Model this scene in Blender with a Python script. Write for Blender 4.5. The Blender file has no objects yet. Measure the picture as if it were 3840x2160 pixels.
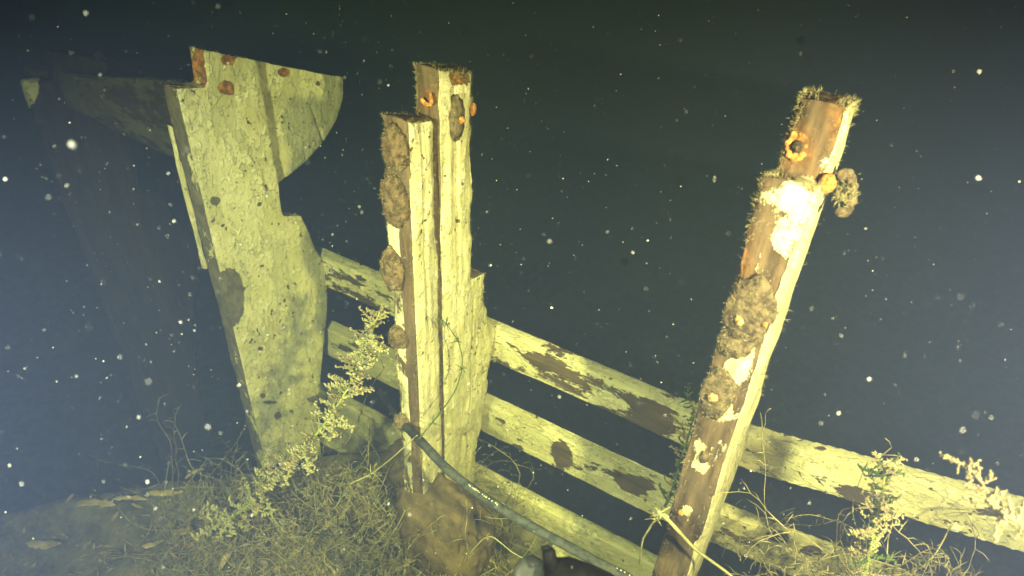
import bpy, bmesh, math, random
import numpy as np
from mathutils import Vector, Matrix

random.seed(7)
RNG = np.random.default_rng(11)
sc = bpy.context.scene
COL = sc.collection

# ------------------------------------------------------------------ camera
# Axes recovered from the photograph: rails run along X, stanchions along Z, the camera looks
# outboard (+Y), a little to the left and about 36 degrees down.
CAM_Z = 1.85
F_PX, CX, CY = 2693.0, 1920.0, 1080.0
_d = np.array([-206, 3690, 2693.0]); _d /= np.linalg.norm(_d)
_r = np.array([-5839, -2292, 2693.0]); _r /= np.linalg.norm(_r)
_Z = -_d; _X = -_r; _X = _X - _Z * (_X @ _Z); _X /= np.linalg.norm(_X); _Y = np.cross(_Z, _X)
ROT = np.stack([_X, _Y, _Z])                 # camera (right, down, forward) -> world
CAM = np.array([0.0, 0.0, CAM_Z])
SC = 3840 / 2576.0                           # pixel positions below were read on a 2576 px wide view

cam_data = bpy.data.cameras.new('camera')
cam_data.sensor_width = 36.0
cam_data.lens = 36.0 * F_PX / 3840.0
cam_data.clip_start = 0.02
cam_data.clip_end = 300.0
cam_data.dof.use_dof = True
cam_data.dof.focus_distance = 1.55
cam_data.dof.aperture_fstop = 3.8
cam = bpy.data.objects.new('camera', cam_data)
COL.objects.link(cam)
_m = Matrix.Identity(4)
for i in range(3):
    _m[i][0] = ROT[i, 0]; _m[i][1] = -ROT[i, 1]; _m[i][2] = -ROT[i, 2]; _m[i][3] = CAM[i]
cam.matrix_world = _m
sc.camera = cam

# ------------------------------------------------------------------ world, exposure
SUN_ELEV, SUN_ROT = math.radians(50), math.radians(20)
world = bpy.data.worlds.new('World'); sc.world = world; world.use_nodes = True
wn, wl = world.node_tree.nodes, world.node_tree.links
bg = wn['Background']
sky = wn.new('ShaderNodeTexSky'); sky.sky_type = 'NISHITA'; sky.sun_disc = False
sky.sun_elevation = SUN_ELEV; sky.sun_rotation = SUN_ROT
tint = wn.new('ShaderNodeMix'); tint.data_type = 'RGBA'; tint.blend_type = 'MULTIPLY'
tint.inputs['Factor'].default_value = 1.0
tint.inputs['B'].default_value = (0.30, 1.0, 0.35, 1)          # daylight that has come down through metres of green water
wl.new(sky.outputs['Color'], tint.inputs['A']); wl.new(tint.outputs['Result'], bg.inputs['Color'])
bg.inputs['Strength'].default_value = 0.009
sc.view_settings.view_transform = 'Standard'; sc.view_settings.look = 'None'
sc.view_settings.exposure = 0.0; sc.view_settings.gamma = 1.0
sc.view_settings.use_curve_mapping = False
sc.cycles.volume_bounces = 0
sc.cycles.max_bounces = 4
sc.cycles.use_denoising = True

LAMP_POWER = (300.0, 390.0)                     # the two dive lights (left, right); built in dive_light()
LAMP_COLOR = ((1.0, 0.96, 0.92), (1.0, 0.86, 0.68))
WATER_DENSITY = 0.50

# ------------------------------------------------------------------ pixel helpers
def ray(px, py):
    v = np.array([(px * SC - CX) / F_PX, (py * SC - CY) / F_PX, 1.0]); return ROT @ v
def onX(px, py, x): v = ray(px, py); return CAM + v * (x / v[0])
def onY(px, py, y): v = ray(px, py); return CAM + v * (y / v[1])
def onZ(px, py, z): v = ray(px, py); return CAM + v * ((z - CAM_Z) / v[2])
def atD(px, py, d): v = ray(px, py); return CAM + v * d
def proj(P):
    q = (np.asarray(P, float) - CAM) @ ROT
    return (CX + F_PX * q[..., 0] / q[..., 2]) / SC, (CY + F_PX * q[..., 1] / q[..., 2]) / SC, q[..., 2]

# ------------------------------------------------------------------ numpy noise
def _hash(ix, iy, iz, s):
    h = (ix * 374761393 + iy * 668265263 + iz * 2147483647 + s * 974634777) & 0xFFFFFFFF
    h = ((h ^ (h >> 13)) * 1274126177) & 0xFFFFFFFF
    return ((h ^ (h >> 16)) & 0xFFFF) / 65535.0
def vnoise(P, s=0):
    P = np.asarray(P, float); i = np.floor(P).astype(np.int64); f = P - i
    u = f * f * (3 - 2 * f); r = 0
    for a in (0, 1):
        wa = u[:, 0] if a else 1 - u[:, 0]
        for b in (0, 1):
            wb = u[:, 1] if b else 1 - u[:, 1]
            for c in (0, 1):
                wc = u[:, 2] if c else 1 - u[:, 2]
                r = r + wa * wb * wc * _hash(i[:, 0] + a, i[:, 1] + b, i[:, 2] + c, s)
    return r
def fbm(P, scale=1.0, octs=4, s=0, rough=0.5):
    P = np.asarray(P, float) * scale; t = 0; amp = 1; tot = 0
    for k in range(octs):
        t = t + amp * vnoise(P + 17.3 * k, s + k); tot += amp; amp *= rough; P = P * 2.03
    return t / tot * 2 - 1

# ------------------------------------------------------------------ object helpers
def tag(o, label=None, cat=None, group=None, kind=None):
    if label: o['label'] = label
    if cat: o['category'] = cat
    if group: o['group'] = group
    if kind: o['kind'] = kind
    return o
def empty(name, loc):
    o = bpy.data.objects.new(name, None); o.location = loc; o.empty_display_size = 0.1; COL.objects.link(o); return o
def mesh_obj(name, V, Fc, mat, parent=None, base=(0, 0, 0), smooth=True, attrs=None):
    """V in world coordinates; base is the world position of the thing the mesh belongs to."""
    V = np.asarray(V, float) - np.asarray(base, float)
    me = bpy.data.meshes.new(name)
    me.from_pydata([tuple(v) for v in V], [], [tuple(int(i) for i in f) for f in Fc])
    return fin_obj(name, me, mat, parent, base, smooth, attrs)
def fin_obj(name, me, mat, parent=None, base=(0, 0, 0), smooth=True, attrs=None):
    if attrs:
        for k, a in attrs.items():
            at = me.attributes.new(k, 'FLOAT', 'POINT'); at.data.foreach_set('value', np.asarray(a, np.float32))
    if smooth: me.polygons.foreach_set('use_smooth', [True] * len(me.polygons))
    me.materials.append(mat); me.update()
    o = bpy.data.objects.new(name, me); COL.objects.link(o)
    if parent is not None: o.parent = parent
    else: o.location = tuple(base)
    return o
class Geo:
    def __init__(s): s.V = []; s.F = []
    def add(s, V, F):
        n = len(s.V); s.V.extend([tuple(v) for v in V]); s.F.extend([tuple(i + n for i in f) for f in F])
    def tube(s, pts, radii, sides=5):
        pts = np.asarray(pts, float); n = len(pts)
        T = np.gradient(pts, axis=0); T /= (np.linalg.norm(T, axis=1, keepdims=True) + 1e-9)
        up = np.array([0.31, 0.52, 0.79]); V = []; F = []
        a0 = np.cross(T[0], up); a0 /= np.linalg.norm(a0) + 1e-9
        for k in range(n):
            a0 = a0 - T[k] * (a0 @ T[k]); a0 /= np.linalg.norm(a0) + 1e-9
            b = np.cross(T[k], a0); r = radii[k] if hasattr(radii, '__len__') else radii
            for j in range(sides):
                t = 2 * math.pi * j / sides
                V.append(pts[k] + r * (math.cos(t) * a0 + math.sin(t) * b))
        for k in range(n - 1):
            for j in range(sides):
                j2 = (j + 1) % sides
                F.append((k * sides + j, k * sides + j2, (k + 1) * sides + j2, (k + 1) * sides + j))
        F.append(tuple(range(sides - 1, -1, -1))); F.append(tuple((n - 1) * sides + j for j in range(sides)))
        s.add(V, F)
    def obj(s, name, mat, parent=None, base=(0, 0, 0), smooth=True): return mesh_obj(name, s.V, s.F, mat, parent, base, smooth)
def spline(pts, n):
    """Catmull-Rom through pts."""
    pts = np.asarray(pts, float); P = np.vstack([2 * pts[0] - pts[1], pts, 2 * pts[-1] - pts[-2]]); out = []
    m = len(pts) - 1
    for t in np.linspace(0, m, n):
        i = min(int(t), m - 1); u = t - i; a, b, c, d = P[i:i + 4]
        out.append(0.5 * (2 * b + (c - a) * u + (2 * a - 5 * b + 4 * c - d) * u * u + (3 * b - a - 3 * c + d) * u ** 3))
    return np.array(out)

# ------------------------------------------------------------------ materials
def new_mat(name):
    m = bpy.data.materials.new(name); m.use_nodes = True
    return m, m.node_tree.nodes, m.node_tree.links, m.node_tree.nodes['Principled BSDF']
def N(ns, t, **kw):
    n = ns.new(t)
    for k, v in kw.items(): setattr(n, k, v)
    return n
def noise(ns, ls, vec, scale, detail=5, rough=0.6, dist=0.0):
    n = N(ns, 'ShaderNodeTexNoise'); n.inputs['Scale'].default_value = scale; n.inputs['Detail'].default_value = detail
    n.inputs['Roughness'].default_value = rough; n.inputs['Distortion'].default_value = dist
    ls.new(vec, n.inputs['Vector']); return n.outputs['Fac']
def math_n(ns, ls, op, a, b=None, clamp=False):
    n = N(ns, 'ShaderNodeMath', operation=op); n.use_clamp = clamp
    for i, v in enumerate((a, b)):
        if v is None: continue
        if isinstance(v, (int, float)): n.inputs[i].default_value = v
        else: ls.new(v, n.inputs[i])
    return n.outputs[0]
def ramp(ns, ls, fac, lo, hi, a=0.0, b=1.0):
    n = N(ns, 'ShaderNodeMapRange'); n.interpolation_type = 'SMOOTHSTEP'
    ls.new(fac, n.inputs['Value'])
    for k, v in (('From Min', lo), ('From Max', hi), ('To Min', a), ('To Max', b)): n.inputs[k].default_value = v
    return n.outputs['Result']
def mixc(ns, ls, fac, a, b, mode='MIX'):
    n = N(ns, 'ShaderNodeMix', data_type='RGBA', blend_type=mode)
    if isinstance(fac, (int, float)): n.inputs['Factor'].default_value = fac
    else: ls.new(fac, n.inputs['Factor'])
    for k, v in (('A', a), ('B', b)):
        if isinstance(v, tuple): n.inputs[k].default_value = (*v, 1)
        else: ls.new(v, n.inputs[k])
    return n.outputs['Result']

def painted_wood(name, paint=(0.84, 0.77, 0.54), grain='Z', seed=0.0, amp=2.0, stretch=.12, patch=9.0, flake=1.0, wood=((0.13, 0.085, 0.046), (0.33, 0.215, 0.115))):
    """Flaking cream paint over brown waterlogged wood. Point attributes: paint (0 bare .. 1 painted), rust."""
    m, ns, ls, bs = new_mat(name)
    tc = N(ns, 'ShaderNodeTexCoord').outputs['Object']
    mp = N(ns, 'ShaderNodeMapping'); ls.new(tc, mp.inputs['Vector']); mp.inputs['Location'].default_value = (seed, seed * .7, seed * 1.3)
    v = mp.outputs['Vector']
    mg = N(ns, 'ShaderNodeMapping'); ls.new(v, mg.inputs['Vector'])
    mg.inputs['Scale'].default_value = (1, 1, stretch) if grain == 'Z' else (stretch, 1, 1)
    g = mg.outputs['Vector']
    mh = N(ns, 'ShaderNodeMapping'); ls.new(v, mh.inputs['Vector'])
    mh.inputs['Scale'].default_value = (1, 1, .5) if grain == 'Z' else (.36, 1, 1)
    h = mh.outputs['Vector']
    at = N(ns, 'ShaderNodeAttribute', attribute_name='paint').outputs['Fac']
    ru = N(ns, 'ShaderNodeAttribute', attribute_name='rust').outputs['Fac']
    n1 = noise(ns, ls, h, patch, 12, 0.76, 0.25)
    val = math_n(ns, ls, 'ADD', at, math_n(ns, ls, 'MULTIPLY', math_n(ns, ls, 'SUBTRACT', n1, 0.5), amp))
    mask = ramp(ns, ls, val, 0.49, 0.51)
    # paint colour: stains, small pits, yellow-green film
    n2 = noise(ns, ls, v, 7.0, 6, 0.6); n3 = noise(ns, ls, g, 70.0, 7, 0.7); n4 = noise(ns, ls, v, 38.0, 5, 0.65)
    pc = mixc(ns, ls, ramp(ns, ls, n2, 0.35, 0.7), paint, tuple(c * k for c, k in zip(paint, (0.80, 0.78, 0.62))))
    pc = mixc(ns, ls, ramp(ns, ls, n3, 0.52, 0.72, 0, 0.55), pc, tuple(c * k for c, k in zip(paint, (0.58, 0.52, 0.40))))
    vo = N(ns, 'ShaderNodeTexVoronoi'); vo.inputs['Scale'].default_value = 26; ls.new(h, vo.inputs['Vector'])
    chip = ramp(ns, ls, math_n(ns, ls, 'ADD', n4, math_n(ns, ls, 'MULTIPLY', vo.outputs['Color'], 0.16)), 0.62, 0.68)
    pc = mixc(ns, ls, math_n(ns, ls, 'MULTIPLY', chip, 0.8), pc, tuple(min(1, c * k) for c, k in zip(paint, (1.12, 1.12, 1.18))))
    n5 = noise(ns, ls, v, 55.0, 3, 0.5)
    pit = ramp(ns, ls, math_n(ns, ls, 'ADD', n5, math_n(ns, ls, 'MULTIPLY', math_n(ns, ls, 'SUBTRACT', n2, 0.5), 0.35)), 0.675, 0.70)
    n8 = noise(ns, ls, h, 15.0, 8, 0.62, 0.3); lay = ramp(ns, ls, n8, 0.515, 0.53)         # upper coat still on / lower coat showing
    pc = mixc(ns, ls, math_n(ns, ls, 'MULTIPLY', lay, 0.5), pc, tuple(c * k for c, k in zip(paint, (0.60, 0.62, 0.50))))
    n9 = noise(ns, ls, v, 150.0, 3, 0.6)
    pc = mixc(ns, ls, ramp(ns, ls, n9, 0.62, 0.70, 0, 0.6), pc, (0.22, 0.17, 0.08))
    pc = mixc(ns, ls, pit, pc, (0.14, 0.11, 0.06))
    # bare wood
    n6 = noise(ns, ls, g, 45.0, 8, 0.7); n7 = noise(ns, ls, v, 12.0, 5, 0.6)
    wc = mixc(ns, ls, ramp(ns, ls, n6, 0.35, 0.68), wood[0], wood[1])
    wc = mixc(ns, ls, ramp(ns, ls, n7, 0.42, 0.68, 0, 0.6), wc, tuple(c * k for c, k in zip(wood[1], (.55, .62, .72))))
    rc = mixc(ns, ls, ramp(ns, ls, noise(ns, ls, v, 60, 5), 0.4, 0.65), (0.20, 0.085, 0.03), (0.62, 0.27, 0.05))
    wc = mixc(ns, ls, ru, wc, rc)
    ls.new(mixc(ns, ls, mask, wc, pc), bs.inputs['Base Color'])
    bs.inputs['Roughness'].default_value = 0.78
    bs.inputs['Specular IOR Level'].default_value = 0.12
    # relief: paint film stands proud, flakes lift, wood has grain
    hp = math_n(ns, ls, 'ADD', math_n(ns, ls, 'MULTIPLY', n3, 0.7), math_n(ns, ls, 'MULTIPLY', chip, 0.5))
    hp = math_n(ns, ls, 'SUBTRACT', math_n(ns, ls, 'SUBTRACT', hp, math_n(ns, ls, 'MULTIPLY', pit, 1.0)), math_n(ns, ls, 'MULTIPLY', lay, 0.45))
    hh = math_n(ns, ls, 'ADD', math_n(ns, ls, 'MULTIPLY', mask, math_n(ns, ls, 'ADD', math_n(ns, ls, 'MULTIPLY', hp, flake), 1.7)),
                math_n(ns, ls, 'MULTIPLY', n6, 0.9))
    b = N(ns, 'ShaderNodeBump'); b.inputs['Strength'].default_value = 1.0; b.inputs['Distance'].default_value = 0.004
    ls.new(hh, b.inputs['Height']); ls.new(b.outputs['Normal'], bs.inputs['Normal'])
    return m
def plain(name, c1, c2, scale=30, rough=0.8, bump=0.004, spec=0.15, detail=6, lo=0.35, hi=0.65, trans=0.0):
    m, ns, ls, bs = new_mat(name)
    tc = N(ns, 'ShaderNodeTexCoord').outputs['Object']
    n = noise(ns, ls, tc, scale, detail, 0.65)
    ls.new(mixc(ns, ls, ramp(ns, ls, n, lo, hi), c1, c2), bs.inputs['Base Color'])
    bs.inputs['Roughness'].default_value = rough; bs.inputs['Specular IOR Level'].default_value = spec
    if bump:
        b = N(ns, 'ShaderNodeBump'); b.inputs['Strength'].default_value = 0.8; b.inputs['Distance'].default_value = bump
        ls.new(noise(ns, ls, tc, scale * 2.2, 7, 0.7), b.inputs['Height']); ls.new(b.outputs['Normal'], bs.inputs['Normal'])
    if trans: bs.inputs['Subsurface Weight'].default_value = 0
    return m
M_STAN = [painted_wood('flaking_paint_wood_%s' % k, seed=s, patch=p, amp=a, wood=w) for k, s, p, a, w in (('b', 3.1, 9, 2.0, ((0.09, 0.062, 0.036), (0.24, 0.165, 0.095))), ('c', 7.7, 16, 4.4, ((0.075, 0.052, 0.032), (0.21, 0.145, 0.085))))]
M_STAN.insert(0, painted_wood('flaking_paint_wood_a', stretch=.7, wood=((0.10, 0.088, 0.058), (0.22, 0.185, 0.115))))
M_STAN.append(painted_wood('dimmed_stanchion_wood', seed=12.3, wood=((0.02, 0.016, 0.011), (0.05, 0.037, 0.025))))  # wood colour darkened to imitate the weak light on the far stanchion
M_RAIL = [painted_wood('flaking_rail_paint_%s' % k, grain='X', seed=s, patch=p, amp={'a': 3.4, 'b': 2.6}.get(k, 2.0), wood=((0.06, 0.043, 0.025), (0.155, 0.108, 0.06))) for k, s, p in (('a', 21.0, 15), ('b', 33.5, 11), ('c', 47.2, 10), ('d', 52.0, 9))]
M_CAP = painted_wood('dimmed_cap_rail', paint=(0.13, 0.12, 0.07), grain='X', seed=61.0, wood=((0.03, 0.025, 0.016), (0.07, 0.06, 0.035)))  # paint and wood colours darkened so the far rail fades into the murk
M_CONC = plain('iron_concretion', (0.080, 0.062, 0.038), (0.27, 0.205, 0.125), 75, 0.9, 0.010, 0.08)
M_KNOB = plain('worn_brown_knob', (0.10, 0.068, 0.038), (0.30, 0.205, 0.115), 70, 0.9, 0.010, 0.06)
M_RUST = plain('orange_rust', (0.34, 0.13, 0.035), (0.72, 0.36, 0.10), 120, 0.75, 0.002, 0.2)
M_BOLT = plain('corroded_bolt', (0.45, 0.27, 0.10), (0.70, 0.50, 0.22), 160, 0.5, 0.001, 0.4)
M_FUZZ = plain('algae_fuzz', (0.30, 0.27, 0.13), (0.50, 0.44, 0.24), 40, 0.9, 0, 0.05)
M_BED = plain('silt', (0.10, 0.092, 0.052), (0.30, 0.26, 0.15), 9, 0.95, 0.02, 0.05, 8)
M_WEED = plain('weed_olive', (0.19, 0.165, 0.085), (0.46, 0.39, 0.21), 26, 0.8, 0, 0.1)
M_WEEDY = plain('weed_yellow', (0.27, 0.27, 0.12), (0.50, 0.45, 0.25), 30, 0.8, 0, 0.1)
M_STEM = plain('weed_stem_green', (0.25, 0.34, 0.06), (0.42, 0.46, 0.10), 18, 0.7, 0, 0.15)
M_DARKWEED = plain('dark_green_weed', (0.05, 0.085, 0.025), (0.13, 0.18, 0.05), 30, 0.8, 0, 0.1)
M_LEAF = plain('dead_leaf', (0.26, 0.18, 0.07), (0.48, 0.36, 0.16), 24, 0.85, 0.002, 0.1)
M_LEAFB = plain('pale_dead_leaf', (0.42, 0.32, 0.13), (0.70, 0.55, 0.27), 24, 0.85, 0.002, 0.1)
M_BROWN = plain('brown_mud', (0.10, 0.075, 0.038), (0.20, 0.145, 0.075), 14, 0.95, 0.01, 0.05, 8)
M_HOSE = plain('grey_rubber', (0.035, 0.042, 0.042), (0.085, 0.092, 0.085), 60, 0.9, 0.001, 0.05)
M_MARK = plain('pale_print', (0.75, 0.75, 0.55), (0.85, 0.85, 0.7), 60, 0.6, 0, 0.2)
M_BLACK = plain('black_rubber', (0.004, 0.004, 0.004), (0.010, 0.010, 0.010), 40, 0.6, 0.001, 0.1)
M_GREYP = plain('grey_plastic', (0.025, 0.028, 0.025), (0.04, 0.045, 0.04), 40, 0.5, 0, 0.3)
M_SNOW = plain('floating_particles', (0.40, 0.42, 0.38), (0.85, 0.85, 0.8), 9, 0.8, 0, 0.2)

# ------------------------------------------------------------------ ground: lakebed with the silt bank inside the wreck
def bank(x, y):
    P = np.stack([x, y, np.zeros_like(x)], -1).reshape(-1, 3)
    sh = x.shape
    n1 = fbm(P, 1.6, 5, 3).reshape(sh); n2 = fbm(P, 7.0, 4, 9).reshape(sh)
    d = np.maximum.reduce([(x + 0.62 + 0.10 * n1) / 0.55, (y - .40 - 1.02 * (x + 1.96) + 0.10 * n1) / 0.8, (-2.7 - x) / 1.0, (y - 1.28) / 0.5, (-0.9 - y) / 1.5, np.zeros_like(x)])
    fall = d * d * (3 - 2 * np.minimum(d, 1)) if False else np.minimum(d, 1.0) ** 1.3 * (0.9 + 0.0 * d) + np.maximum(d - 1, 0) * 0.9
    z = -0.06 + 0.10 * n1 + 0.035 * n2 - 1.7 * fall + 0.12 * np.exp(-(((x + 0.95) / 0.35) ** 2 + ((y - 0.9) / 0.25) ** 2))
    return np.maximum(z, -4.0 + 0.25 * n1)
def axis(lo, hi, a, b, step, ncoarse):
    return np.concatenate([lo + (a - lo) * (1 - np.linspace(1, 0, ncoarse, endpoint=False) ** 2), np.arange(a, b, step), b + (hi - b) * np.linspace(0, 1, ncoarse) ** 2])
gx = axis(-30, 30, -4.2, 1.6, 0.03, 22); gy = axis(-30, 30, -1.4, 2.4, 0.03, 22)
GX, GY = np.meshgrid(gx, gy); GZ = bank(GX, GY)
nx, ny = len(gx), len(gy)
idx = np.arange(nx * ny).reshape(ny, nx)
Fq = np.stack([idx[:-1, :-1], idx[:-1, 1:], idx[1:, 1:], idx[1:, :-1]], -1).reshape(-1, 4)
tag(mesh_obj('lakebed', np.stack([GX, GY, GZ], -1).reshape(-1, 3), Fq, M_BED), 'silty lakebed with a weedy bank of mud under the wreck', 'lakebed', kind='structure')
def ground(x, y): return float(bank(np.array([[x]], float), np.array([[y]], float))[0, 0])

# ------------------------------------------------------------------ timbers
def poly_dist(P2, poly):
    d = np.full(len(P2), 9.0)
    for k in range(len(poly)):
        a = np.array(poly[k]); b = np.array(poly[(k + 1) % len(poly)]); ab = b - a
        t = np.clip(((P2 - a) @ ab) / (ab @ ab), 0, 1); d = np.minimum(d, np.linalg.norm(P2 - (a + t[:, None] * ab), axis=1))
    return d
def timber(name, poly, x0, x1, mat, parent, base, paint_fn, plane='YZ', voxel=0.0042, rough=1.0, grooves=(), seed=0, chip=0.014, sharp=None):
    """A plank whose outline poly lies in the YZ plane (thickness in X) or the XZ plane (thickness in Y)."""
    bm = bmesh.new()
    def pt(u, w, t): return (t, u, w) if plane == 'YZ' else (u, t, w)
    a = [bm.verts.new(pt(u, w, x0)) for u, w in poly]; b = [bm.verts.new(pt(u, w, x1)) for u, w in poly]
    n = len(poly)
    bm.faces.new(a); bm.faces.new(b[::-1])
    for k in range(n): bm.faces.new((a[k], b[k], b[(k + 1) % n], a[(k + 1) % n]))
    bmesh.ops.recalc_face_normals(bm, faces=bm.faces)
    me = bpy.data.meshes.new('tmp'); bm.to_mesh(me); bm.free()
    o = bpy.data.objects.new('tmp', me); COL.objects.link(o)
    r = o.modifiers.new('r', 'REMESH'); r.mode = 'VOXEL'; r.voxel_size = voxel
    me2 = bpy.data.meshes.new_from_object(o.evaluated_get(bpy.context.evaluated_depsgraph_get()))
    bpy.data.objects.remove(o); bpy.data.meshes.remove(me)
    nv = len(me2.vertices); P = np.empty(nv * 3); me2.vertices.foreach_get('co', P); P = P.reshape(-1, 3)
    Nn = np.empty(nv * 3); me2.vertices.foreach_get('normal', Nn); Nn = Nn.reshape(-1, 3)
    if plane == 'YZ': U, T, G = P[:, [1, 2]], P[:, 0], (1, 1, .14)
    else: U, T, G = P[:, [0, 2]], P[:, 1], (.14, 1, 1)
    dp = poly_dist(U, poly); dt = np.minimum(abs(T - x0), abs(T - x1))
    edge = np.exp(-(dp ** 2 + dt ** 2) / (2 * 0.011 ** 2))
    Ps = P + seed * 3.7
    c = np.maximum(0, fbm(Ps, 16, 4, seed + 1) + 0.15) * edge * chip + edge * (0.0025 if sharp is None else 0.0004)
    grain_d = fbm(Ps * np.array(G), 60, 4, seed + 2) * 0.0022 * rough + fbm(Ps, 9, 3, seed + 5) * 0.003 * rough
    pit = np.minimum(0, 0.42 - abs(fbm(Ps, 22, 3, seed + 8))) * 0.0
    off = grain_d - c + pit
    for (ua, wa, ub, wb, wd, dep) in grooves:
        A = np.array([ua, wa]); B = np.array([ub, wb]); ab = B - A
        wob = np.stack([fbm(np.stack([U[:, 1] * 1.0, U[:, 0] * 0, U[:, 1] * 0], -1), 11, 4, seed + 20) * 0.006, np.zeros(nv)], -1)
        t = np.clip(((U + wob - A) @ ab) / (ab @ ab), 0, 1); dd = np.linalg.norm(U + wob - (A + t[:, None] * ab), axis=1)
        off = off - dep * np.exp(-(dd / wd) ** 2)
    pa, ru = paint_fn(P, Nn)
    off = off + 0.0012 * (np.clip(pa, 0, 1))
    P2 = P + Nn * off[:, None]
    me2.vertices.foreach_set('co', (P2 - np.asarray(base)).reshape(-1))
    me2.name = name
    ob = fin_obj(name, me2, mat, parent, base, True, {'paint': pa, 'rust': ru})
    if sharp is not None: me2.set_sharp_from_angle(angle=math.radians(sharp))
    return ob, P2, Nn, edge
def blobs(P, spots):
    """Sum of soft spots given as (px, py, rx, ry, weight) on the photograph's 2576 px grid."""
    px, py, _ = proj(P); t = np.zeros(len(P))
    for cx, cy, rx, ry, w in spots: t += w * np.exp(-(((px - cx) / rx) ** 2 + ((py - cy) / ry) ** 2) ** 1.5)
    return t
def fuzz(parent, base, P, Nn, wgt, count, ln, mat=M_FUZZ, seed=1):
    g = np.random.default_rng(seed); w = np.maximum(wgt, 0) + 1e-6; ids = g.choice(len(P), count, p=w / w.sum())
    V = []; F = []
    for k, i in enumerate(ids):
        d = Nn[i] + g.normal(0, 0.55, 3) + np.array([0, 0, 0.25]); d /= np.linalg.norm(d)
        L = ln * g.uniform(0.35, 1.2); s = np.cross(d, g.normal(0, 1, 3)); s /= np.linalg.norm(s) + 1e-9
        p = P[i] - d * 0.002; r = 0.0005; mid = p + d * L * .55 + s * L * 0.12; n = len(V)
        q = np.cross(d, s)
        V += [p + s * r, p - s * r, p + q * r, mid + s * r * .8, mid - s * r * .8, mid + q * r * .8, p + d * L + s * L * g.uniform(-.2, .35)]
        F += [(n, n + 1, n + 4, n + 3), (n + 1, n + 2, n + 5, n + 4), (n + 2, n, n + 3, n + 5), (n + 3, n + 4, n + 6), (n + 4, n + 5, n + 6), (n + 5, n + 3, n + 6)]
    return tag(mesh_obj('algae_fuzz', V, F, mat, parent, base), kind='stuff')
def lump(name, c, rad, mat, parent, base, amp=0.22, freq=2.2, sub=4, seed=0, axes=None):
    bm = bmesh.new(); bmesh.ops.create_icosphere(bm, subdivisions=sub, radius=1.0)
    V = np.array([v.co[:] for v in bm.verts]); F = [[v.index for v in f.verts] for f in bm.faces]; bm.free()
    k = 1 + amp * fbm(V + seed * 5.1, freq, 4, seed) + .12 * fbm(V + seed, 8.0, 4, seed + 3, .75)
    V = V * k[:, None] * np.array(rad)
    return mesh_obj(name, V + np.array(c), F, mat, parent, base)
def bolt(parent, base, c, axis_, r, h, mat=M_BOLT):
    """Six-sided worn bolt head with a shank stub."""
    a = Vector(axis_).normalized(); q = a.to_track_quat('Z', 'Y').to_matrix()
    V = []; F = []
    for (rr, zz) in ((r, 0), (r, h * .7), (r * .8, h), (r * .35, h * 1.05), (r * .33, h * 1.5), (r * .2, h * 1.6)):
        for j in range(6): V.append(np.array(c) + np.array(q @ Vector((rr * math.cos(j * math.pi / 3), rr * math.sin(j * math.pi / 3), zz))))
    for k in range(5):
        for j in range(6): F.append((k * 6 + j, k * 6 + (j + 1) % 6, k * 6 + 6 + (j + 1) % 6, k * 6 + 6 + j))
    F.append(tuple(30 + j for j in range(6)))
    V = np.array(V); V = V + r * .55 * np.stack([fbm(V + 3 * i, 190, 3, 60 + i) for i in range(3)], -1)
    return mesh_obj('bolt', V, F, mat, parent, base, smooth=True)
def ring(name, parent, base, c, axis_, R, r, mat, squash=1.0, seed=0, arc=(0, 2 * math.pi)):
    """A broken ring of rust crust: uneven lumps grown together along an arc."""
    q = Vector(axis_).normalized().to_track_quat('Z', 'Y').to_matrix(); rd = random.Random(seed)
    bm = bmesh.new(); bmesh.ops.create_icosphere(bm, subdivisions=2, radius=1.0)
    S = np.array([v.co[:] for v in bm.verts]); F = [[v.index for v in f.verts] for f in bm.faces]; bm.free()
    g = Geo()
    for t in np.linspace(*arc, 17):
        Rj = R * rd.uniform(.88, 1.12)
        p = np.array(c) + np.array(q @ Vector((Rj * math.cos(t), squash * Rj * math.sin(t), rd.uniform(-.001, .001))))
        k = r * rd.uniform(.6, 1.25); V = S * np.array([k, k * .6, k * rd.uniform(.8, 1.4)])
        V = V * (1 + .5 * fbm(S + p * 90, 2.2, 4, seed))[:, None]
        g.add(p + V, F)
    me = g.obj(name, mat, parent, base)
    rm = me.modifiers.new('grown_together', 'REMESH'); rm.mode = 'VOXEL'; rm.voxel_size = .0011; rm.use_smooth_shade = True
    return me

def shape(ztall, zfront, zstep, zrail, ybase=0.0):
    """Outline (y, z) of the rear, taller half of a stanchion: tapered foot, flare at the rails, narrow head."""
    return [(1.035, -0.30), (1.175, -0.30), (1.19, 0.03), (1.225, 0.22), (1.262, 0.40), (1.298, zrail), (1.268, zrail + .06),
            (1.242, zrail + .13), (1.232, zstep), (1.178, zstep + .015), (1.17, ztall - .05), (1.168, ztall - .035), (1.035, ztall)]

GRP = None
# --- stanchion 2 (middle): split lengthwise
b2 = np.array([-0.80, 1.05, 0.0])
s2 = tag(empty('stanchion', b2), 'cream painted stanchion split lengthwise, brown knobs along its edge, behind the feathery weed', 'stanchion', 'bulwark stanchions')
X2a, X2b = -0.832, -0.766
def paint2(P, Nn):
    pa = np.where(Nn[:, 0] > 0.3, 0.92, 0.0); f = Nn[:, 1] < -0.5
    px, py, _ = proj(P)
    pa = np.where(f, np.where(P[:, 0] < -0.798, 0.62, 0.12), pa)
    pa = np.where(f & (P[:, 2] > 1.10), 0.15, pa)
    pa = np.where((Nn[:, 1] > 0.5), 0.8, pa) + blobs(P, [(1150, 195, 34, 22, -.55), (1120, 240, 20, 40, -.25), (1075, 245, 30, 70, -.3), (1145, 300, 26, 45, -.5)])
    ru = np.clip(blobs(P, [(1140, 225, 34, 40, .9), (1075, 245, 20, 30, .5), (1148, 300, 30, 55, .8)]), 0, 1)
    return pa, ru
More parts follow.
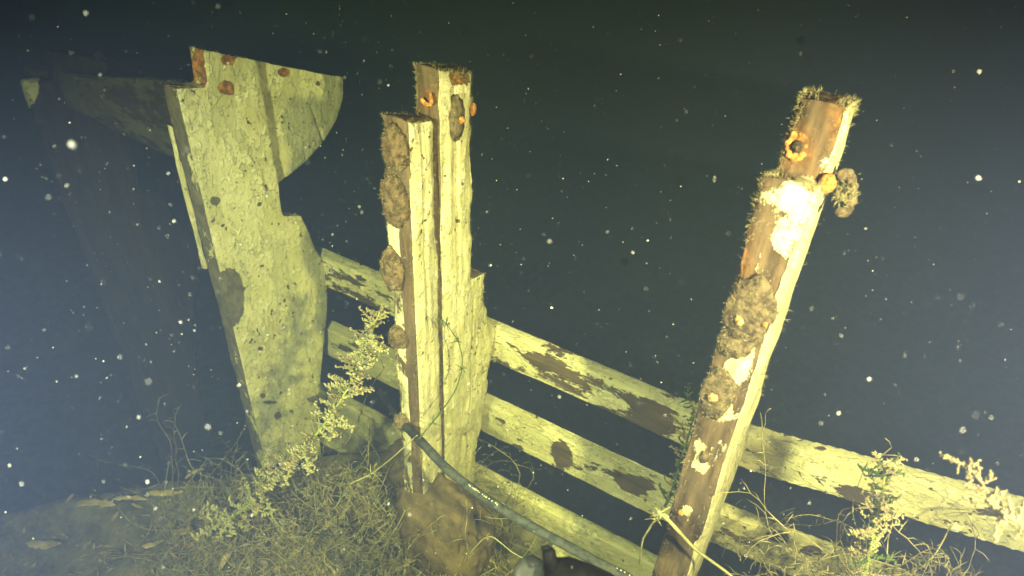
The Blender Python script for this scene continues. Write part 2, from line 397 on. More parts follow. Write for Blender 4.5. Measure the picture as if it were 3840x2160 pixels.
fr = [(0.953, -0.30), (1.026, -0.30), (1.044, 0.25), (1.041, 0.60), (1.038, 1.29), (1.030, 1.302), (0.957, 1.325), (0.953, 1.2)]
rp = shape(1.392, 0, 0.835, 0.605); rp = [(y + (0.017 if y < 1.04 else 0), z) for y, z in rp]
o, P, Nn, ed = timber('front_plank', fr, X2a, X2b, M_STAN[1], s2, b2, paint2, seed=2, rough=1.5, chip=.009, grooves=((0.992, 1.3, 0.994, 0.85, .0025, .005),))
fuzz(s2, b2, P, Nn, ed * (P[:, 2] > .3), 2600, 0.010, seed=3)
o, P, Nn, ed = timber('rear_plank', rp, X2a + .004, X2b - .001, M_STAN[1], s2, b2, paint2, seed=4, rough=1.5,
                      grooves=((1.098, 1.34, 1.115, 1.02, .005, .02), (1.115, 1.02, 1.118, 0.86, .004, .010), (1.185, 0.80, 1.150, 0.1, .002, .004)))
fuzz(s2, b2, P, Nn, ed * (P[:, 2] > .5) * (1 + 3 * (P[:, 2] > 1.2)), 2200, 0.010, seed=4)
KN = []
for k, (px, py, w, h) in enumerate([(992, 375, 36, 50), (992, 508, 40, 62), (986, 680, 37, 58), (1002, 850, 31, 33), (1010, 1062, 28, 26)]):
    c = onY(px, py, 0.945); D = c[1] * 1.45; s = D / 1806.0
    kn = lump('knob', c, (w * s, 0.016, h * s * 1.2), M_KNOB, s2, b2, 0.26, 2.3, 4, k); KN.append(np.array([v.co[:] for v in kn.data.vertices]) + b2)
KP = np.concatenate(KN); fuzz(s2, b2, KP, np.tile([0, -1.0, 0], (len(KP), 1)) + RNG.normal(0, .5, KP.shape), np.ones(len(KP)), 1800, .009, seed=31)
c = onX(1148, 298, X2b + .004); k = lump('rust_knob', c, (0.012, 0.022, 0.048), M_CONC, s2, b2, 0.25, 2.4, 4, 9); bolt(k, b2, c + np.array([.010, 0, 0]), (1, -.2, .1), .008, .006, M_RUST)
c = onY(1077, 243, 1.045); ring('rust_ring', s2, b2, c + np.array([0, -.006, 0]), (0, -1, 0), .012, .004, M_RUST, 1.2, 1, (-2.6, 0.6))
c = onX(1190, 275, X2b); lump('rust_spot', c, (0.006, 0.008, 0.014), M_RUST, s2, b2, 0.3, 2, 3, 12)

# --- stanchion 1 (far): one wide board with a quarter-round knee plate
b1 = np.array([-1.42, 1.05, 0.0])
s1 = tag(empty('stanchion', b1), 'yellowish hazy stanchion with a quarter-round plate on its outer side', 'stanchion', 'bulwark stanchions')
X1a, X1b = -1.448, -1.397
def paint1(P, Nn):
    pa = np.where(Nn[:, 0] > 0.3, 1.02, 0.42); pa = np.where(Nn[:, 1] > 0.5, 0.6, pa)
    sp = [(572, 748, 44, 88, -1.1), (575, 150, 22, 19, -1.0), (567, 220, 24, 22, -.9), (715, 182, 18, 12, -.9), (541, 505, 17, 14, -.8), (652, 514, 7, 7, -.9),
          (655, 877, 9, 6, -.9), (800, 210, 9, 9, -.8), (800, 1005, 40, 14, -.9), (700, 1045, 12, 12, -.8), (680, 1012, 25, 6, -.7), (660, 995, 9, 7, -.8), (530, 325, 25, 8, -.4)]
    pa = pa + blobs(P, sp)
    ru = np.clip(blobs(P, [(575, 150, 40, 35, 1), (567, 220, 45, 40, 1), (715, 182, 30, 20, 1), (490, 165, 50, 70, 1)]), 0, 1)
    return pa, ru
poly1 = [(0.945, -0.30), (1.165, -0.30), (1.185, 0.04), (1.212, 0.12), (1.285, 0.38), (1.322, 0.565), (1.296, 0.60), (1.274, 0.655), (1.258, 0.72), (1.240, 0.778), (1.178, 0.808),
         (1.176, 1.240), (1.168, 1.247), (1.032, 1.305), (1.026, 1.222), (0.944, 1.243)]
o, P, Nn, ed = timber('board', poly1, X1a, X1b, M_STAN[0], s1, b1, paint1, seed=6, rough=0.25, chip=.005, sharp=40)
fuzz(s1, b1, P, Nn, ed * (P[:, 2] > .2), 1500, 0.006, seed=6)
th = [(onX(a, b, X1b - .034)[1], onX(a, b, X1b - .034)[2]) for a, b in ((650, 152), (750, 172), (866, 193), (866, 245), (848, 305), (815, 360), (768, 410), (706, 462))]
th = th + [(1.12, th[-1][1] - .02), (1.12, 1.24)]
timber('knee_plate', th[::-1], X1b - .062, X1b - .034, M_STAN[0], s1, b1, paint1, seed=8, rough=0.3, chip=.005,
       grooves=((onX(795, 330, X1a)[1], onX(795, 330, X1a)[2], onX(808, 370, X1a)[1], onX(808, 370, X1a)[2], .004, .006),
                (onX(770, 262, X1a)[1], onX(770, 262, X1a)[2], onX(793, 325, X1a)[1], onX(793, 325, X1a)[2], .003, .004)))
# side batten, mostly torn off
g = [(-1.0, 0)]
timber('batten', [(0.935, 0.74), (0.947, 0.74), (0.947, 1.14), (0.937, 1.15)], X1a - .014, X1a + .004, M_STAN[0], s1, b1, lambda P, Nn: (np.full(len(P), .9), np.full(len(P), .3)), seed=10, chip=.004)

# --- stanchion 3 (near right): bare brown wood with bolts
b3 = np.array([-0.11, 1.05, 0.0])
s3 = tag(empty('stanchion', b3), 'brown weathered stanchion with bolts and a stepped top, cream only on one side', 'stanchion', 'bulwark stanchions')
X3a, X3b = -0.148, -0.074
def paint3(P, Nn):
    pa = np.where(Nn[:, 0] > 0.35, 1.25, -0.02)
    pa = pa + blobs(P, [(1945, 500, 70, 40, .55), (1995, 560, 45, 70, .75), (1975, 615, 34, 42, .9), (2015, 480, 40, 50, .45), (2085, 425, 34, 48, .6), (1866, 905, 30, 55, .85), (1885, 862, 22, 50, .5),
                        (1830, 1040, 45, 30, .75), (1835, 960, 24, 50, .65), (1757, 1130, 17, 22, .7), (1757, 1172, 24, 24, .95), (1728, 1278, 14, 16, .8), (1734, 1300, 20, 26, .75), (1855, 735, 80, 18, .5), (1735, 1390, 24, 18, .45)])
    pa = np.where((P[:, 2] < .36) & (Nn[:, 0] > .35), .75, pa)
    ru = np.clip(blobs(P, [(2005, 370, 40, 50, .8), (2085, 465, 45, 30, 1), (2120, 300, 40, 90, .4), (1860, 640, 30, 90, .35), (2050, 520, 40, 60, .5)]), 0, 1)
    return pa, ru
poly3 = [(0.952, -0.80), (1.175, -0.80), (1.19, 0.03), (1.225, 0.22), (1.262, 0.40), (1.298, 0.605), (1.268, 0.665), (1.242, 0.735), (1.232, 0.835), (1.178, 0.85),
         (1.165, 1.455), (1.16, 1.47), (1.040, 1.497), (1.034, 1.385), (0.956, 1.405), (0.950, 1.38)]
o, P, Nn, ed = timber('post', poly3, X3a, X3b, M_STAN[2], s3, b3, paint3, seed=12, rough=2.0, chip=.02,
                      grooves=((0.952, 1.3, 0.952, 0.0, .0001, 0),))
fuzz(s3, b3, P, Nn, ed * (1 + 4 * (P[:, 2] > 1.3)) + .06 * (Nn[:, 1] < -.5) + .1 * (P[:, 2] > 1.36), 3600, 0.012, seed=8)
def face3(px, py, y=0.946): return onY(px, py, y)
k = lump('concretion', face3(1885, 790), (0.036, 0.014, 0.064), M_CONC, s3, b3, 0.34, 2.2, 4, 21)
bolt(k, b3, face3(1862, 806, 0.934), (-.1, -1, .2), .007, .006); bolt(k, b3, face3(1925, 816, 0.936), (.2, -1, .1), .004, .004, M_RUST)
k = lump('concretion', face3(1848, 862), (0.026, 0.010, 0.030), M_CONC, s3, b3, 0.38, 2.4, 4, 23)
k = lump('concretion', face3(1804, 990), (0.027, 0.012, 0.058), M_CONC, s3, b3, 0.28, 1.9, 4, 25)
bolt(k, b3, face3(1796, 998, 0.935), (-.1, -1, .2), .008, .007)
CP = np.concatenate([np.array([v.co[:] for v in ob.data.vertices]) + b3 for ob in s3.children if ob.name.startswith('concretion')])
fuzz(s3, b3, CP, np.tile([0, -1.0, 0], (len(CP), 1)) + RNG.normal(0, .5, CP.shape), np.ones(len(CP)), 1500, .008, seed=33)
k = ring('rust_ring', s3, b3, onY(2006, 368, 1.038), (0.05, -1, 0.1), 0.0125, 0.0048, M_RUST, 1.5, 5, (-3.9, 1.6)); bolt(k, b3, onY(2008, 366, 1.034), (0, -1, .1), .009, .006, M_CONC)
c = onX(2128, 486, X3b + .012); 
k = ring('ring_bolt', s3, b3, onY(2120, 488, 1.06), (0.75, -.5, .35), 0.021, 0.0065, M_CONC, 1.4, 3, (-2.0, 1.6)); _rb = onY(2124, 488, 1.06); fuzz(s3, b3, np.array([_rb + RNG.normal(0, .008, 3) for _ in range(300)]), RNG.normal(0, 1, (300, 3)), np.ones(300), 260, .012, seed=77); lump('rust_crust', onY(2082, 460, 1.03), (0.011, 0.013, 0.014), M_RUST, k, b3, 0.35, 2.3, 3, 27)
lump('rust_nub', face3(1713, 1290, 0.947), (.006, .006, .007), M_RUST, s3, b3, .3, 2, 3, 28)
k = lump('concretion', face3(1770, 1150, 0.951), (0.008, 0.006, 0.016), M_CONC, s3, b3, 0.3, 2.2, 3, 29)

# --- stanchion 0: pale head patch, the rest coloured dark to look lost in murk
b0 = np.array([-2.06, 1.05, 0.0])
s0 = tag(empty('stanchion', b0), 'dark blurred stanchion with a pale head patch beyond the broken cap rail', 'stanchion', 'bulwark stanchions')
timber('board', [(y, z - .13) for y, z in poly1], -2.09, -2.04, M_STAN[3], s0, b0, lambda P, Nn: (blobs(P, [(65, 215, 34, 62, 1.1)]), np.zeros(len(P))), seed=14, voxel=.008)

# ------------------------------------------------------------------ rails
YR0, YR1 = 1.300, 1.341
def rail(k, zb, zt, x0, x1, mat, spots, base_p, label, lift=0.0, top_p=0.95):
    base = np.array([-0.5, 1.32, zb])
    def pf(P, Nn):
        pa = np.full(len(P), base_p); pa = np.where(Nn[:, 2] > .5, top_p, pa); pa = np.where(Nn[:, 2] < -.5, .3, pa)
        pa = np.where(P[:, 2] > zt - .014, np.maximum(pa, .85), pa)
        return pa + blobs(P, spots), np.zeros(len(P))
    n = 17; xs = np.linspace(x0, x1, n)
    def lf(x): return lift * max(0, x + .1)
    poly = [(x, zb + lf(x)) for x in xs] + [(x, zt + lf(x)) for x in xs[::-1]]
    o, P, Nn, ed = timber('guard_rail', poly, YR0, YR1, mat, None, base, pf, plane='XZ', voxel=.005, rough=0.4, seed=30 + k, chip=.003, sharp=34)
    return tag(o, label, 'rail', 'guard rails between the stanchions')
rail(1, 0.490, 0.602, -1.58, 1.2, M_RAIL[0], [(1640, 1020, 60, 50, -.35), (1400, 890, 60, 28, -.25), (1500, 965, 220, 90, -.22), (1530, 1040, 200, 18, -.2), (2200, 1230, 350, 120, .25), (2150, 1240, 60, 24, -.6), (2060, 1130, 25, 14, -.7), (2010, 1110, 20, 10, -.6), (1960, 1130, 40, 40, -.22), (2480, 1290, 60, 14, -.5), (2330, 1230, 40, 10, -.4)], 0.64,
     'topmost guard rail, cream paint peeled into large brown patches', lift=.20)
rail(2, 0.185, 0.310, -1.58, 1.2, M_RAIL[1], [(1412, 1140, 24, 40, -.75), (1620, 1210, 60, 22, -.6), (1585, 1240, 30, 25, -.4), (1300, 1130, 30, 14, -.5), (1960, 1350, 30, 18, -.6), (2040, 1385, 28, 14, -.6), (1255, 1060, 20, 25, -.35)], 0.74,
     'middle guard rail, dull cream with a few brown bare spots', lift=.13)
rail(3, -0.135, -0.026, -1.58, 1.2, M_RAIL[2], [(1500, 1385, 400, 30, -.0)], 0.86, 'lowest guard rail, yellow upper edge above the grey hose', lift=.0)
# heavy sheer plank that carries the stanchions
o, P, Nn, ed = timber('sheer_plank', [(-1.5, -.34), (1.3, -.34), (1.3, -.19), (-1.5, -.19)], 1.22, 1.36, M_RAIL[3], None, np.array([-.5, 1.3, -.34]),
                      lambda P, Nn: (np.where(Nn[:, 2] > .5, .75, .3), np.zeros(len(P))), plane='XZ', voxel=.008, seed=40)
tag(o, 'thick lowest plank beneath the rails with a thin yellow ledge', 'plank')
# broken cap rail lying in the notches of the two far stanchions
cp = [(-3.1, 1.246), (-1.50, 1.246), (-1.46, 1.29), (-1.50, 1.33), (-3.1, 1.33)]
o, P, Nn, ed = timber('cap_rail', [(-2.22, 1.01), (-1.95, 1.0), (-1.75, .98), (-1.46, 0.96), (-1.46, 1.21), (-1.56, 1.20), (-2.03, 1.11), (-2.22, 1.09)], 1.03, 1.06, M_CAP, None, np.array([-2.1, 1.04, .96]),
                      lambda P, Nn: (np.full(len(P), .55), np.zeros(len(P))), plane='XZ', voxel=.008, seed=44)
tag(o, 'broken cap rail running back from the far stanchion, dim and blurred', 'rail')

# ------------------------------------------------------------------ hose and dive gear
hp = [onY(a, b, y) for a, b, y in ((955, 985, 1.25), (985, 1025, 1.10), (1008, 1058, 0.97), (1038, 1090, 0.915), (1068, 1120, 0.875), (1120, 1175, 0.85), (1190, 1232, 0.835), (1300, 1304, 0.83), (1450, 1386, 0.84), (1600, 1466, 0.86), (1760, 1550, 0.88))]
hpts = spline(hp, 90); HR = 0.0105
g = Geo(); g.tube(hpts, HR * (1 + .03 * np.sin(np.arange(90))), 12)
bh = hpts[45]
hose = tag(g.obj('hose', M_HOSE, None, bh), 'grey rubber hose with tiny pale print curving past the split stanchion', 'hose')
# illegible dotted print along the hose
g = Geo(); viewv = lambda p: (CAM - p) / np.linalg.norm(CAM - p)
for (u0, u1, side) in ((52.5, 59, 0.30), (77, 87.5, 0.75)):
    u = u0
    while u < u1:
        i = int(u); f = u - i; p = hpts[i] * (1 - f) + hpts[i + 1] * f; t = hpts[i + 1] - hpts[i]; t /= np.linalg.norm(t)
        v = viewv(p); s = np.cross(t, v); s /= np.linalg.norm(s); v = np.cross(s, t)
        nrm = v * math.cos(side) - s * math.sin(side) if s[2] < 0 else v * math.cos(side) + s * math.sin(side)
        b = np.cross(nrm, t); c = p + nrm * (HR + .0003); w = random.uniform(.0006, .0018); hh = random.uniform(.0009, .0018)
        c = c + b * random.uniform(-.0008, .0008)
        V = [c + sx * t * w + sy * b * hh + sz * nrm * .0003 for sz in (-1, 1) for sx, sy in ((-1, -1), (1, -1), (1, 1), (-1, 1))]
        g.add(V, [(0, 1, 2, 3), (4, 5, 6, 7), (0, 1, 5, 4), (1, 2, 6, 5), (2, 3, 7, 6), (3, 0, 4, 7)])
        u += random.uniform(.3, .75)
tag(g.obj('print', M_MARK, hose, bh, smooth=False), kind='stuff')

# black gear hanging below the hose
bd = atD(1440, 1470, 0.95)
gear = tag(empty('dive_gear', bd), 'black rubber dive gear with a small stepped clip hanging under the grey hose', 'dive gear')
axis_d = (atD(1600, 1560, .95) - atD(1380, 1430, .95)); axis_d /= np.linalg.norm(axis_d)
g = Geo(); a = atD(1375, 1432, .95); L = 0.18
prof = [(0, .006), (.006, .020), (.02, .029), (.05, .035), (.08, .038), (.12, .035), (.15, .026), (.165, .016), (.18, .012)]
g.tube([a + axis_d * t for t, r in prof], [r for t, r in prof], 20); g.obj('body', M_BLACK, gear, bd)
g = Geo(); up = atD(1375, 1385, .95) - atD(1382, 1440, .95); upn = up / np.linalg.norm(up)
p0 = atD(1386, 1430, .94); g.tube([p0, p0 + upn * .022, p0 + upn * .026], [.010, .009, .007], 10); g.obj('clip', M_BLACK, gear, bd)
g = Geo(); p1 = atD(1365, 1379, .94); dx = atD(1380, 1377, .94) - p1; g.tube([p1 - dx * .3, p1 + dx * 1.2], [.003, .003], 8); g.obj('clip_bar', M_BLACK, gear, bd)
g = Geo(); p2 = atD(1335, 1445, .97); vv = viewv(p2); g.tube([p2 - vv * .012, p2 - vv * .003, p2, p2 + vv * .001], [.022, .024, .022, .014], 22); g.obj('round_cap', M_GREYP, gear, bd)

# ------------------------------------------------------------------ the two hand-held dive lights that light the scene, either side of the diver
def dive_light(head_cam, power, color, label, aim_px):
    h = CAM + ROT @ np.array(head_cam); aim = atD(*aim_px, 1.9); hx = aim - h; hx /= np.linalg.norm(hx)
    e = tag(empty('dive_light', h), label, 'dive light')
    g = Geo(); prof = [(-.10, .012), (-.098, .03), (-.06, .034), (-.04, .045), (0, .05), (.004, .048), (-.012, .042), (-.014, .002)]
    g.tube([h + hx * t for t, r in prof], [r for t, r in prof], 32); g.obj('lamp_head', M_BLACK, e, h)
    g = Geo(); dn = ROT @ np.array([0, 1, -.35]); p = h - hx * .07
    g.tube([p, p + dn * .03, p + dn * .06, p + dn * .11, p + dn * .125], [.012, .015, .017, .016, .008], 14); g.obj('handle', M_BLACK, e, h)
    ld = bpy.data.lights.new('dive_light_beam', 'SPOT'); ld.energy = power; ld.color = color
    ld.spot_size = math.radians(88); ld.spot_blend = 1.0; ld.shadow_soft_size = 0.03
    lo = bpy.data.objects.new('dive_light_beam', ld); COL.objects.link(lo); lo.parent = e
    lo.location = tuple(hx * .012); lo.rotation_euler = Vector(hx).to_track_quat('-Z', 'Y').to_euler()
    return e
dive_light((-0.57, 0.14, -0.01), LAMP_POWER[0], LAMP_COLOR[0], 'black hand-held dive light shining on the hazy yellowish stanchion', (1010, 960))
dive_light((0.57, 0.10, -0.01), LAMP_POWER[1], LAMP_COLOR[1], 'black hand-held dive light shining on the brown weathered stanchion', (1650, 960))

# ------------------------------------------------------------------ weeds
def frond_mesh(seed, ln=0.03, curl=1.6):
    g = Geo(); r = random.Random(seed); n = 9
    a = 0.0; p = np.zeros(3); pts = [p.copy()]; s = ln / n
    for k in range(n):
        a += curl / n * (0.6 + .8 * k / n); p = p + s * np.array([math.cos(a), r.uniform(-.2, .2), math.sin(a)]); pts.append(p.copy())
    g.tube(pts, [0.0021 * (1 - .45 * k / n) * (1 + .5 * r.random()) for k in range(n + 1)], 5)
    for k in range(2, n + 1):
        for sgn in (-1, 1):
            if r.random() < .62:
                q = pts[k] + np.array([r.uniform(-.002, .004), sgn * r.uniform(.003, .007), r.uniform(-.002, .005)])
                g.tube([pts[k], (pts[k] + q) / 2 + np.array([0, 0, .001]), q], [.0015, .0018, .0009], 5)
    me = bpy.data.meshes.new('frond'); me.from_pydata(g.V, [], g.F); me.polygons.foreach_set('use_smooth', [True] * len(me.polygons)); return me
FRONDS = []
for mat in (M_WEEDY, M_WEED, M_DARKWEED, M_LEAF):
    row = []
    for k in range(6):
        me = frond_mesh(k * 7 + 1, random.uniform(.024, .044), random.uniform(-.3, 1.5)); me.materials.append(mat); row.append(me)
    FRONDS.append(row)
def feathery(pts, n_fr, label, stem_mat, fr_rows, rad=0.0035, scale=1.0, u_start=0.08, group=None, cat='water plant', seed=0):
    r = random.Random(seed); P = spline(pts, 60); base = P[0]
    e = tag(empty('water_weed', base), label, cat, group)
    g = Geo(); g.tube(P, [rad * (1.05 - .75 * k / 59) for k in range(60)], 7); g.obj('stem', stem_mat, e, base)
    for k in range(n_fr):
        u = u_start + (1 - u_start) * (k + r.random()) / n_fr; i = min(int(u * 59), 58); p = P[i]; t = Vector(P[i + 1] - P[i]).normalized()
        side = t.orthogonal().normalized(); side.rotate(Matrix.Rotation(r.uniform(0, 6.283), 3, t))
        x = (side + t * r.uniform(-.25, .35)).normalized(); y = t.cross(x).normalized(); z = x.cross(y)
        if z.dot(t) < 0: z = -z; y = -y
        o = bpy.data.objects.new('frond', r.choice(FRONDS[r.choice(fr_rows)])); COL.objects.link(o); o.parent = e
        s = scale * r.uniform(.6, 1.25) * (1.1 - .45 * u)
        m = Matrix((x, y, z)).transposed().to_4x4() @ Matrix.Diagonal((s, s, s, 1)); m.translation = Vector(p - base); o.matrix_local = m
    return e
feathery([onY(a, b, y) for a, b, y in ((500, 1345, .64), (600, 1290, .68), (690, 1210, .73), (790, 1100, .79), (870, 985, .85), (915, 880, .90), (955, 785, .91))], 150,
         'tall feathery yellow-green water weed leaning between the two cream stanchions', M_STEM, (0, 0, 1), seed=5, scale=1.85, rad=.005)
feathery([onY(a, b, y) for a, b, y in ((1672, 1275, 1.10), (1690, 1235, 1.12), (1715, 1150, 1.16), (1735, 1085, 1.18), (1745, 1030, 1.18), (1722, 985, 1.18))], 52,
         'dark green weed climbing the edge of the brown stanchion', M_DARKWEED, (2, 2, 1), seed=6, scale=1.0)
feathery([onY(a, b, y) for a, b, y in ((2170, 1470, .98), (2190, 1380, .98), (2210, 1290, .98), (2225, 1200, .98), (2222, 1160, .98))], 70,
         'green weed stalk standing before the rails beyond the brown stanchion', M_STEM, (1, 2, 0), seed=7, scale=1.1)
feathery([atD(a, b, d) for a, b, d in ((2600, 1330, .85), (2520, 1290, .86), (2480, 1230, .86), (2440, 1180, .86), (2400, 1158, .86))], 30,
         'pale branching weed sprig hanging over the end of the top rail', M_WEED, (1, 1), seed=8, scale=.85, rad=.0016)

def strand(pts, rad, label, mat, whorls=(), n=70, wob=.003, seed=0, twig=0):
    P = spline(pts, n); P = P + wob * np.stack([fbm(P + k * 9, 14, 3, seed + k) for k in range(3)], -1); base = P[0]
    e = tag(empty('weed_strand', base), label, 'water plant')
    g = Geo(); g.tube(P, [rad * (1.1 - .5 * k / n) for k in range(n)], 6); g.obj('stem', mat, e, base)
    r = random.Random(seed)
    for u in whorls:
        p = P[int(u * (n - 1))]; g = Geo()
        for k in range(6):
            d = np.array([r.gauss(0, 1), r.gauss(0, .5), r.gauss(0, 1)]); d /= np.linalg.norm(d); L = r.uniform(.012, .026)
            g.tube([p, p + d * L * .5 + np.array([0, 0, .002]), p + d * L], [rad * .7, rad * .6, rad * .3], 4)
        g.obj('whorl', mat, e, base)
    return e
strand([onX(1055, 1105, -.70), onX(1100, 1045, -.70), onX(1145, 985, -.70), onX(1162, 920, -.70), onX(1155, 868, -.70), onX(1130, 825, -.70), onX(1108, 800, -.70)], .0016,
       'thin dark stem with starry whorls curling over the split stanchion', M_DARKWEED, (.12, .48, .70, .9, 1.0), seed=3)
strand([onY(880, 1218, .80), onY(940, 1188, .84), onY(1000, 1140, .87), onY(1050, 1095, .89)], .0018, 'thin pale stem stretched from the feathery weed to the hose', M_WEEDY, (.3,), seed=4)
strand([onY(790, 1250, .9), onY(840, 1160, .95), onY(895, 1070, 1.0), onY(930, 980, 1.0), onY(985, 905, .94)], .0018, 'faint thin stem behind the feathery weed', M_WEED, (.2, .35, .6), seed=5)
strand([onY(1655, 1285, .93), onY(1690, 1318, .92), onY(1740, 1370, .91), onY(1800, 1420, .90), onY(1870, 1475, .88)], .0040, 'yellow weed stem lying across the foot of the brown stanchion', M_WEEDY, (.05,), seed=6)
strand([onY(1668, 1290, .98), onY(1640, 1320, .98), onY(1618, 1360, .98), onY(1608, 1420, .98)], .0026, 'short drooping weed sprig beside the foot of the brown stanchion', M_WEED, (.05, .2), seed=7)
strand([onY(1180, 1395, .9), onY(1230, 1350, .9), onY(1290, 1390, .9), onY(1330, 1412, .9)], .0018, 'thin yellow-green stem arching beside the black gear', M_WEEDY, (.3,), seed=8)

for k, (px, py, h) in enumerate(((640, 1330, .10), (730, 1290, .09), (720, 1400, .12), (820, 1330, .11), (900, 1400, .12), (930, 1290, .10), (1010, 1390, .11), (1180, 1420, .10))):
    c = onZ(px, py, 0.0); c[2] = ground(c[0], c[1]) - .01; r_ = random.Random(90 + k)
    pts = [c, c + np.array([r_.uniform(-.02, .02), 0, h * .4]), c + np.array([r_.uniform(-.05, .05), r_.uniform(-.03, .03), h * .8]), c + np.array([r_.uniform(-.09, .09), r_.uniform(-.05, .05), h])]
    feathery(pts, 30, 'low silt-covered feathery weed clump on the mud bank', M_WEED, (1, 1, 0), rad=.0025, scale=1.25, group='low weed clumps on the mud bank', seed=60 + k)
# tangle of weed on the bank: nobody could count these stems
def tangle(name, n, region, label, mat, rr=(.0007, .0016), lmax=.38, seed=0, rise=1.0):
    r = random.Random(seed); g = Geo()
    for k in range(n):
        p = np.array(region(r)); d = np.array([r.gauss(0, .6), r.gauss(0, .6), abs(r.gauss(.5, .5)) * rise]); d /= np.linalg.norm(d)
        m = r.randint(6, 15); s = lmax / 15 * r.uniform(.5, 1.3); pts = [p]; w = np.array([0, 0, 0.])
        for j in range(m):
            w = w * .45 + np.array([r.gauss(0, .2), r.gauss(0, .2), r.gauss(-.03, .18)]); d = d + w; d /= np.linalg.norm(d); p = p + d * s; pts.append(p)
            if j > 1 and r.random() < .75:
                q = np.array([r.gauss(0, 1), r.gauss(0, 1), r.gauss(.3, .8)]); q /= np.linalg.norm(q); L = r.uniform(.012, .045)
                g.tube([p, p + q * L * .5 + np.array([0, 0, .004]), p + q * L], [.0009, .0009, .0005], 4)
        rad = r.uniform(*rr); g.tube(pts, [rad * (1.1 - .6 * i / m) for i in range(m + 1)], 5)
    return tag(g.obj(name, mat), label, 'water weed', kind='stuff')
def reg_px(a0, a1, b0, b1, lift=0.0, ylo=None):
    def f(r):
        for _ in range(30):
            c = onZ(r.uniform(a0, a1), r.uniform(b0, b1), 0.0); z = ground(c[0], c[1])
            if z > -.35: break
        return (c[0], c[1], z - .01 + lift)
    return f
tangle('weed_tangle', 800, reg_px(430, 1290, 1230, 1640), 'brown-olive tangle of fine weed on the mud bank', M_WEED, seed=21)
tangle('weed_tangle', 130, reg_px(700, 1250, 1260, 1640), 'pale yellow weed stems scattered through the tangle', M_WEEDY, seed=22)
def reg_box(x0, x1, y0, y1, z0, z1): return lambda r: (r.uniform(x0, x1), r.uniform(y0, y1), r.uniform(z0, z1))
def reg_d(a0, a1, b0, b1, d0, d1): return lambda r: atD(r.uniform(a0, a1), r.uniform(b0, b1), r.uniform(d0, d1))
tangle('weed_tangle', 110, lambda r: onY(r.uniform(1860, 2380), 1400 + abs(r.gauss(0, 90)), r.uniform(1.0, 1.25)), 'brown weed tangle caught against the rails beyond the brown stanchion', M_WEED, seed=23, lmax=.26)

# ------------------------------------------------------------------ boulders, fallen leaves
def boulder(c, rad, mat, label, seed, sub=5):
    o = lump('boulder', c, rad, mat, None, c, .28, 1.5, sub, seed); return tag(o, label, 'boulder')
c = onY(1115, 1345, 0.99); boulder(c, (.14, .10, .19), M_BROWN, 'round brown mud-covered boulder behind the hose', 3)
c = onY(1020, 1165, 1.12); boulder(c, (.07, .07, .08), M_BROWN, 'small dim boulder at the foot of the split stanchion', 6, 4)
def leaf(px, py, z, L, W, rot, label, seed):
    r = random.Random(seed); c = onZ(px, py, z); c[2] = max(ground(c[0], c[1]) + .02, z); n = 12; V = []; F = []
    for k in range(n + 1):
        t = k / n; w = .62 * W * (math.sin(math.pi * t ** .8) ** .8) * (1 + .35 * r.uniform(-1, 1)) + .0015; zz = .012 * math.sin(3 * t + seed) + .01 * t
        cx_ = L * (t - .5)
        for j, s in enumerate((-1, -.4, .4, 1)): V.append((cx_, s * w, zz + .25 * w * abs(s) + r.uniform(-.002, .002)))
        V.extend([(cx_, s * w * .96, zz + .25 * w * abs(s) - .002) for s in (1, .4, -.4, -1)])
    for k in range(n):
        for j in range(8):
            a = k * 8 + j; b = k * 8 + (j + 1) % 8; F.append((a, b, b + 8, a + 8))
    F.append(tuple(range(7, -1, -1))); F.append(tuple(n * 8 + j for j in range(8)))
    R = Matrix.Rotation(rot + .85, 3, 'Z'); Vw = [np.array(R @ Vector(v)) + c for v in V]
    return tag(mesh_obj('fallen_leaf', Vw, F, M_LEAFB, None, c), label, 'leaf', 'dead leaves on the mud')
for i, (px, py, L, W, rot, lab) in enumerate([
        (240, 1275, .13, .022, -.35, 'long pale dead leaf lying on open mud'), (330, 1262, .10, .012, -.2, 'narrow dead leaf strip beside the long pale leaf'),
        (420, 1250, .10, .016, -.1, 'broad dead leaf end beside the narrow strip on mud'), (110, 1368, .10, .02, -.3, 'curled dead leaf on the mud away from the weeds'),
        (385, 1368, .07, .014, -.3, 'small dead leaf at the edge of the weed tangle'), (465, 1340, .08, .020, -.6, 'orange dead leaf at the root of the feathery weed'),
        (490, 1195, .06, .010, .1, 'small pale leaf alone on the mud among sparse stems'), (1040, 1436, .13, .014, .35, 'yellow ragged leaf strip in front of the brown boulder'),
        (580, 1405, .12, .016, 1.2, 'upright orange leaf stalk among the tangle'), (830, 1375, .07, .012, .6, 'bright orange leaf among the weed stems'), (790, 1410, .07, .012, .9, 'dull orange leaf beside the bright one in the weed stems')]):
    leaf(px, py, 0.0, L, W, rot, lab, i)

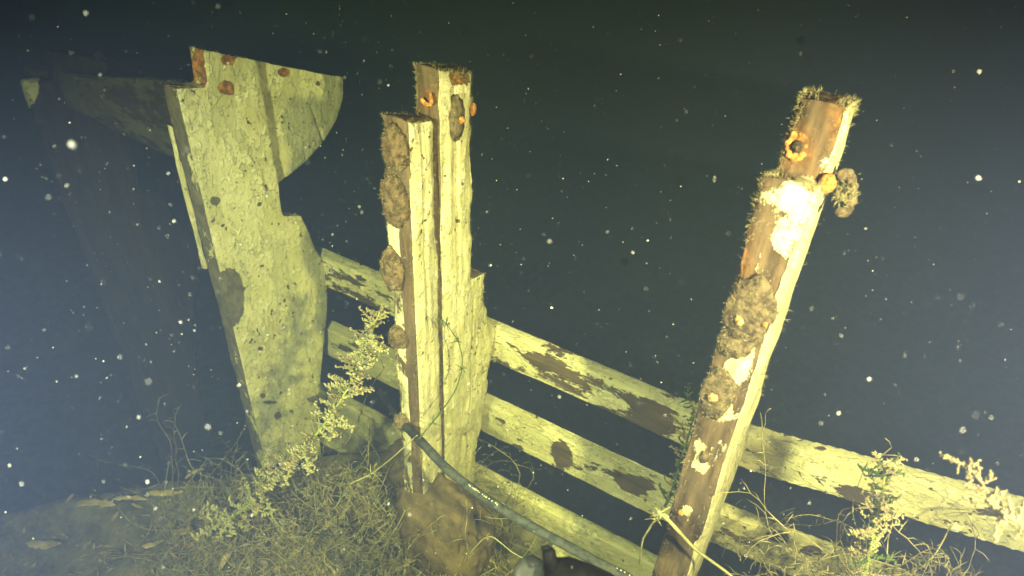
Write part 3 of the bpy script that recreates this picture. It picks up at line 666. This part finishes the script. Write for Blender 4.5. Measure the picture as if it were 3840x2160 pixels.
# leaf and twig litter strewn over the bank
def litter(n, seed):
    r = random.Random(seed); g = Geo(); f1 = reg_px(-60, 1200, 1215, 1640)
    for k in range(n):
        x, y, z = f1(r); c = np.array([x, y, z + r.uniform(.012, .03)]); L = r.uniform(.004, .017) * (1.6 if r.random() < .1 else 1); W = L * r.uniform(.1, .45); a = r.uniform(0, 6.28)
        u = np.array([math.cos(a), math.sin(a), r.uniform(-.4, .4)]); u /= np.linalg.norm(u); v = np.cross(u, [r.gauss(0, .4), r.gauss(0, .4), 1]); v /= np.linalg.norm(v); w = np.cross(u, v)
        ts = ((-1, 0), (-.45, -.8), (.2, -1), (1, -.1), (.35, .7), (-.4, .9))
        up = [c + u * L * t * r.uniform(.8, 1.2) + v * W * q * r.uniform(.6, 1.2) + w * r.uniform(-.003, .003) for t, q in ts]; lo = [p - w * .0012 for p in up]
        g.add(up + lo, [tuple(range(6)), tuple(range(11, 5, -1))] + [(i, (i + 1) % 6, (i + 1) % 6 + 6, i + 6) for i in range(6)])
    return tag(g.obj('leaf_litter', M_LEAF, smooth=False), 'scattered crumbs of dead leaf and twig on the mud', 'litter', kind='stuff')
litter(420, 41)
# ------------------------------------------------------------------ floating particles
def snow(seed):
    g = np.random.default_rng(seed)
    octv = np.array([(1, 0, 0), (-1, 0, 0), (0, 1, 0), (0, -1, 0), (0, 0, 1), (0, 0, -1)], float)
    octf = np.array([(0, 2, 4), (2, 1, 4), (1, 3, 4), (3, 0, 4), (2, 0, 5), (1, 2, 5), (3, 1, 5), (0, 3, 5)])
    c = np.concatenate([np.stack([g.uniform(-3.2, 1.8, 52000), g.uniform(0.05, 2.8, 52000), g.uniform(-.3, 2.3, 52000)], -1),
                        np.stack([g.uniform(-.8, .7, 1300), g.uniform(0.1, 0.6, 1300), g.uniform(1.1, 1.9, 1300)], -1)])
    clump = fbm(c, 2.2, 3, 4)                                    # silt drifts in loose clouds
    c = c[clump + g.uniform(-.5, .5, len(c)) > -.18]; c = c[np.linalg.norm(c - CAM, axis=1) > .2]; n = len(c)
    s = 0.00044 * np.exp(g.normal(0, .55, n)) * np.where(g.random(n) < .03, 2.3, 1)
    V = (c[:, None, :] + octv[None] * s[:, None, None] * g.uniform(.5, 1.5, (n, 6, 1))).reshape(-1, 3)
    F = (octf[None] + 6 * np.arange(n)[:, None, None]).reshape(-1, 3)
    return tag(mesh_obj('marine_snow', V, F, M_SNOW), 'pale specks of silt drifting in the water', 'silt', kind='stuff')
snow(5)

# ------------------------------------------------------------------ the water itself
hm = bpy.data.materials.new('murky_water'); hm.use_nodes = True
hn, hl = hm.node_tree.nodes, hm.node_tree.links
for n in list(hn):
    if n.type != 'OUTPUT_MATERIAL': hn.remove(n)
pv = hn.new('ShaderNodeVolumePrincipled')
pv.inputs['Color'].default_value = (0.066, 0.088, 0.195, 1)
pv.inputs['Absorption Color'].default_value = (0.46, 0.60, 0.055, 1)
pv.inputs['Density'].default_value = WATER_DENSITY
pv.inputs['Anisotropy'].default_value = 0.0
hl.new(pv.outputs['Volume'], hn['Material Output'].inputs['Volume'])
V = [(x, y, z) for z in (-5.6, 2.45) for x, y in ((-31, -31), (31, -31), (31, 31), (-31, 31))]
hz = mesh_obj('haze', V, [(3, 2, 1, 0), (4, 5, 6, 7), (0, 1, 5, 4), (1, 2, 6, 5), (2, 3, 7, 6), (3, 0, 4, 7)], hm, smooth=False)
tag(hz, 'murky green lake water filling the whole place', 'water', kind='stuff')
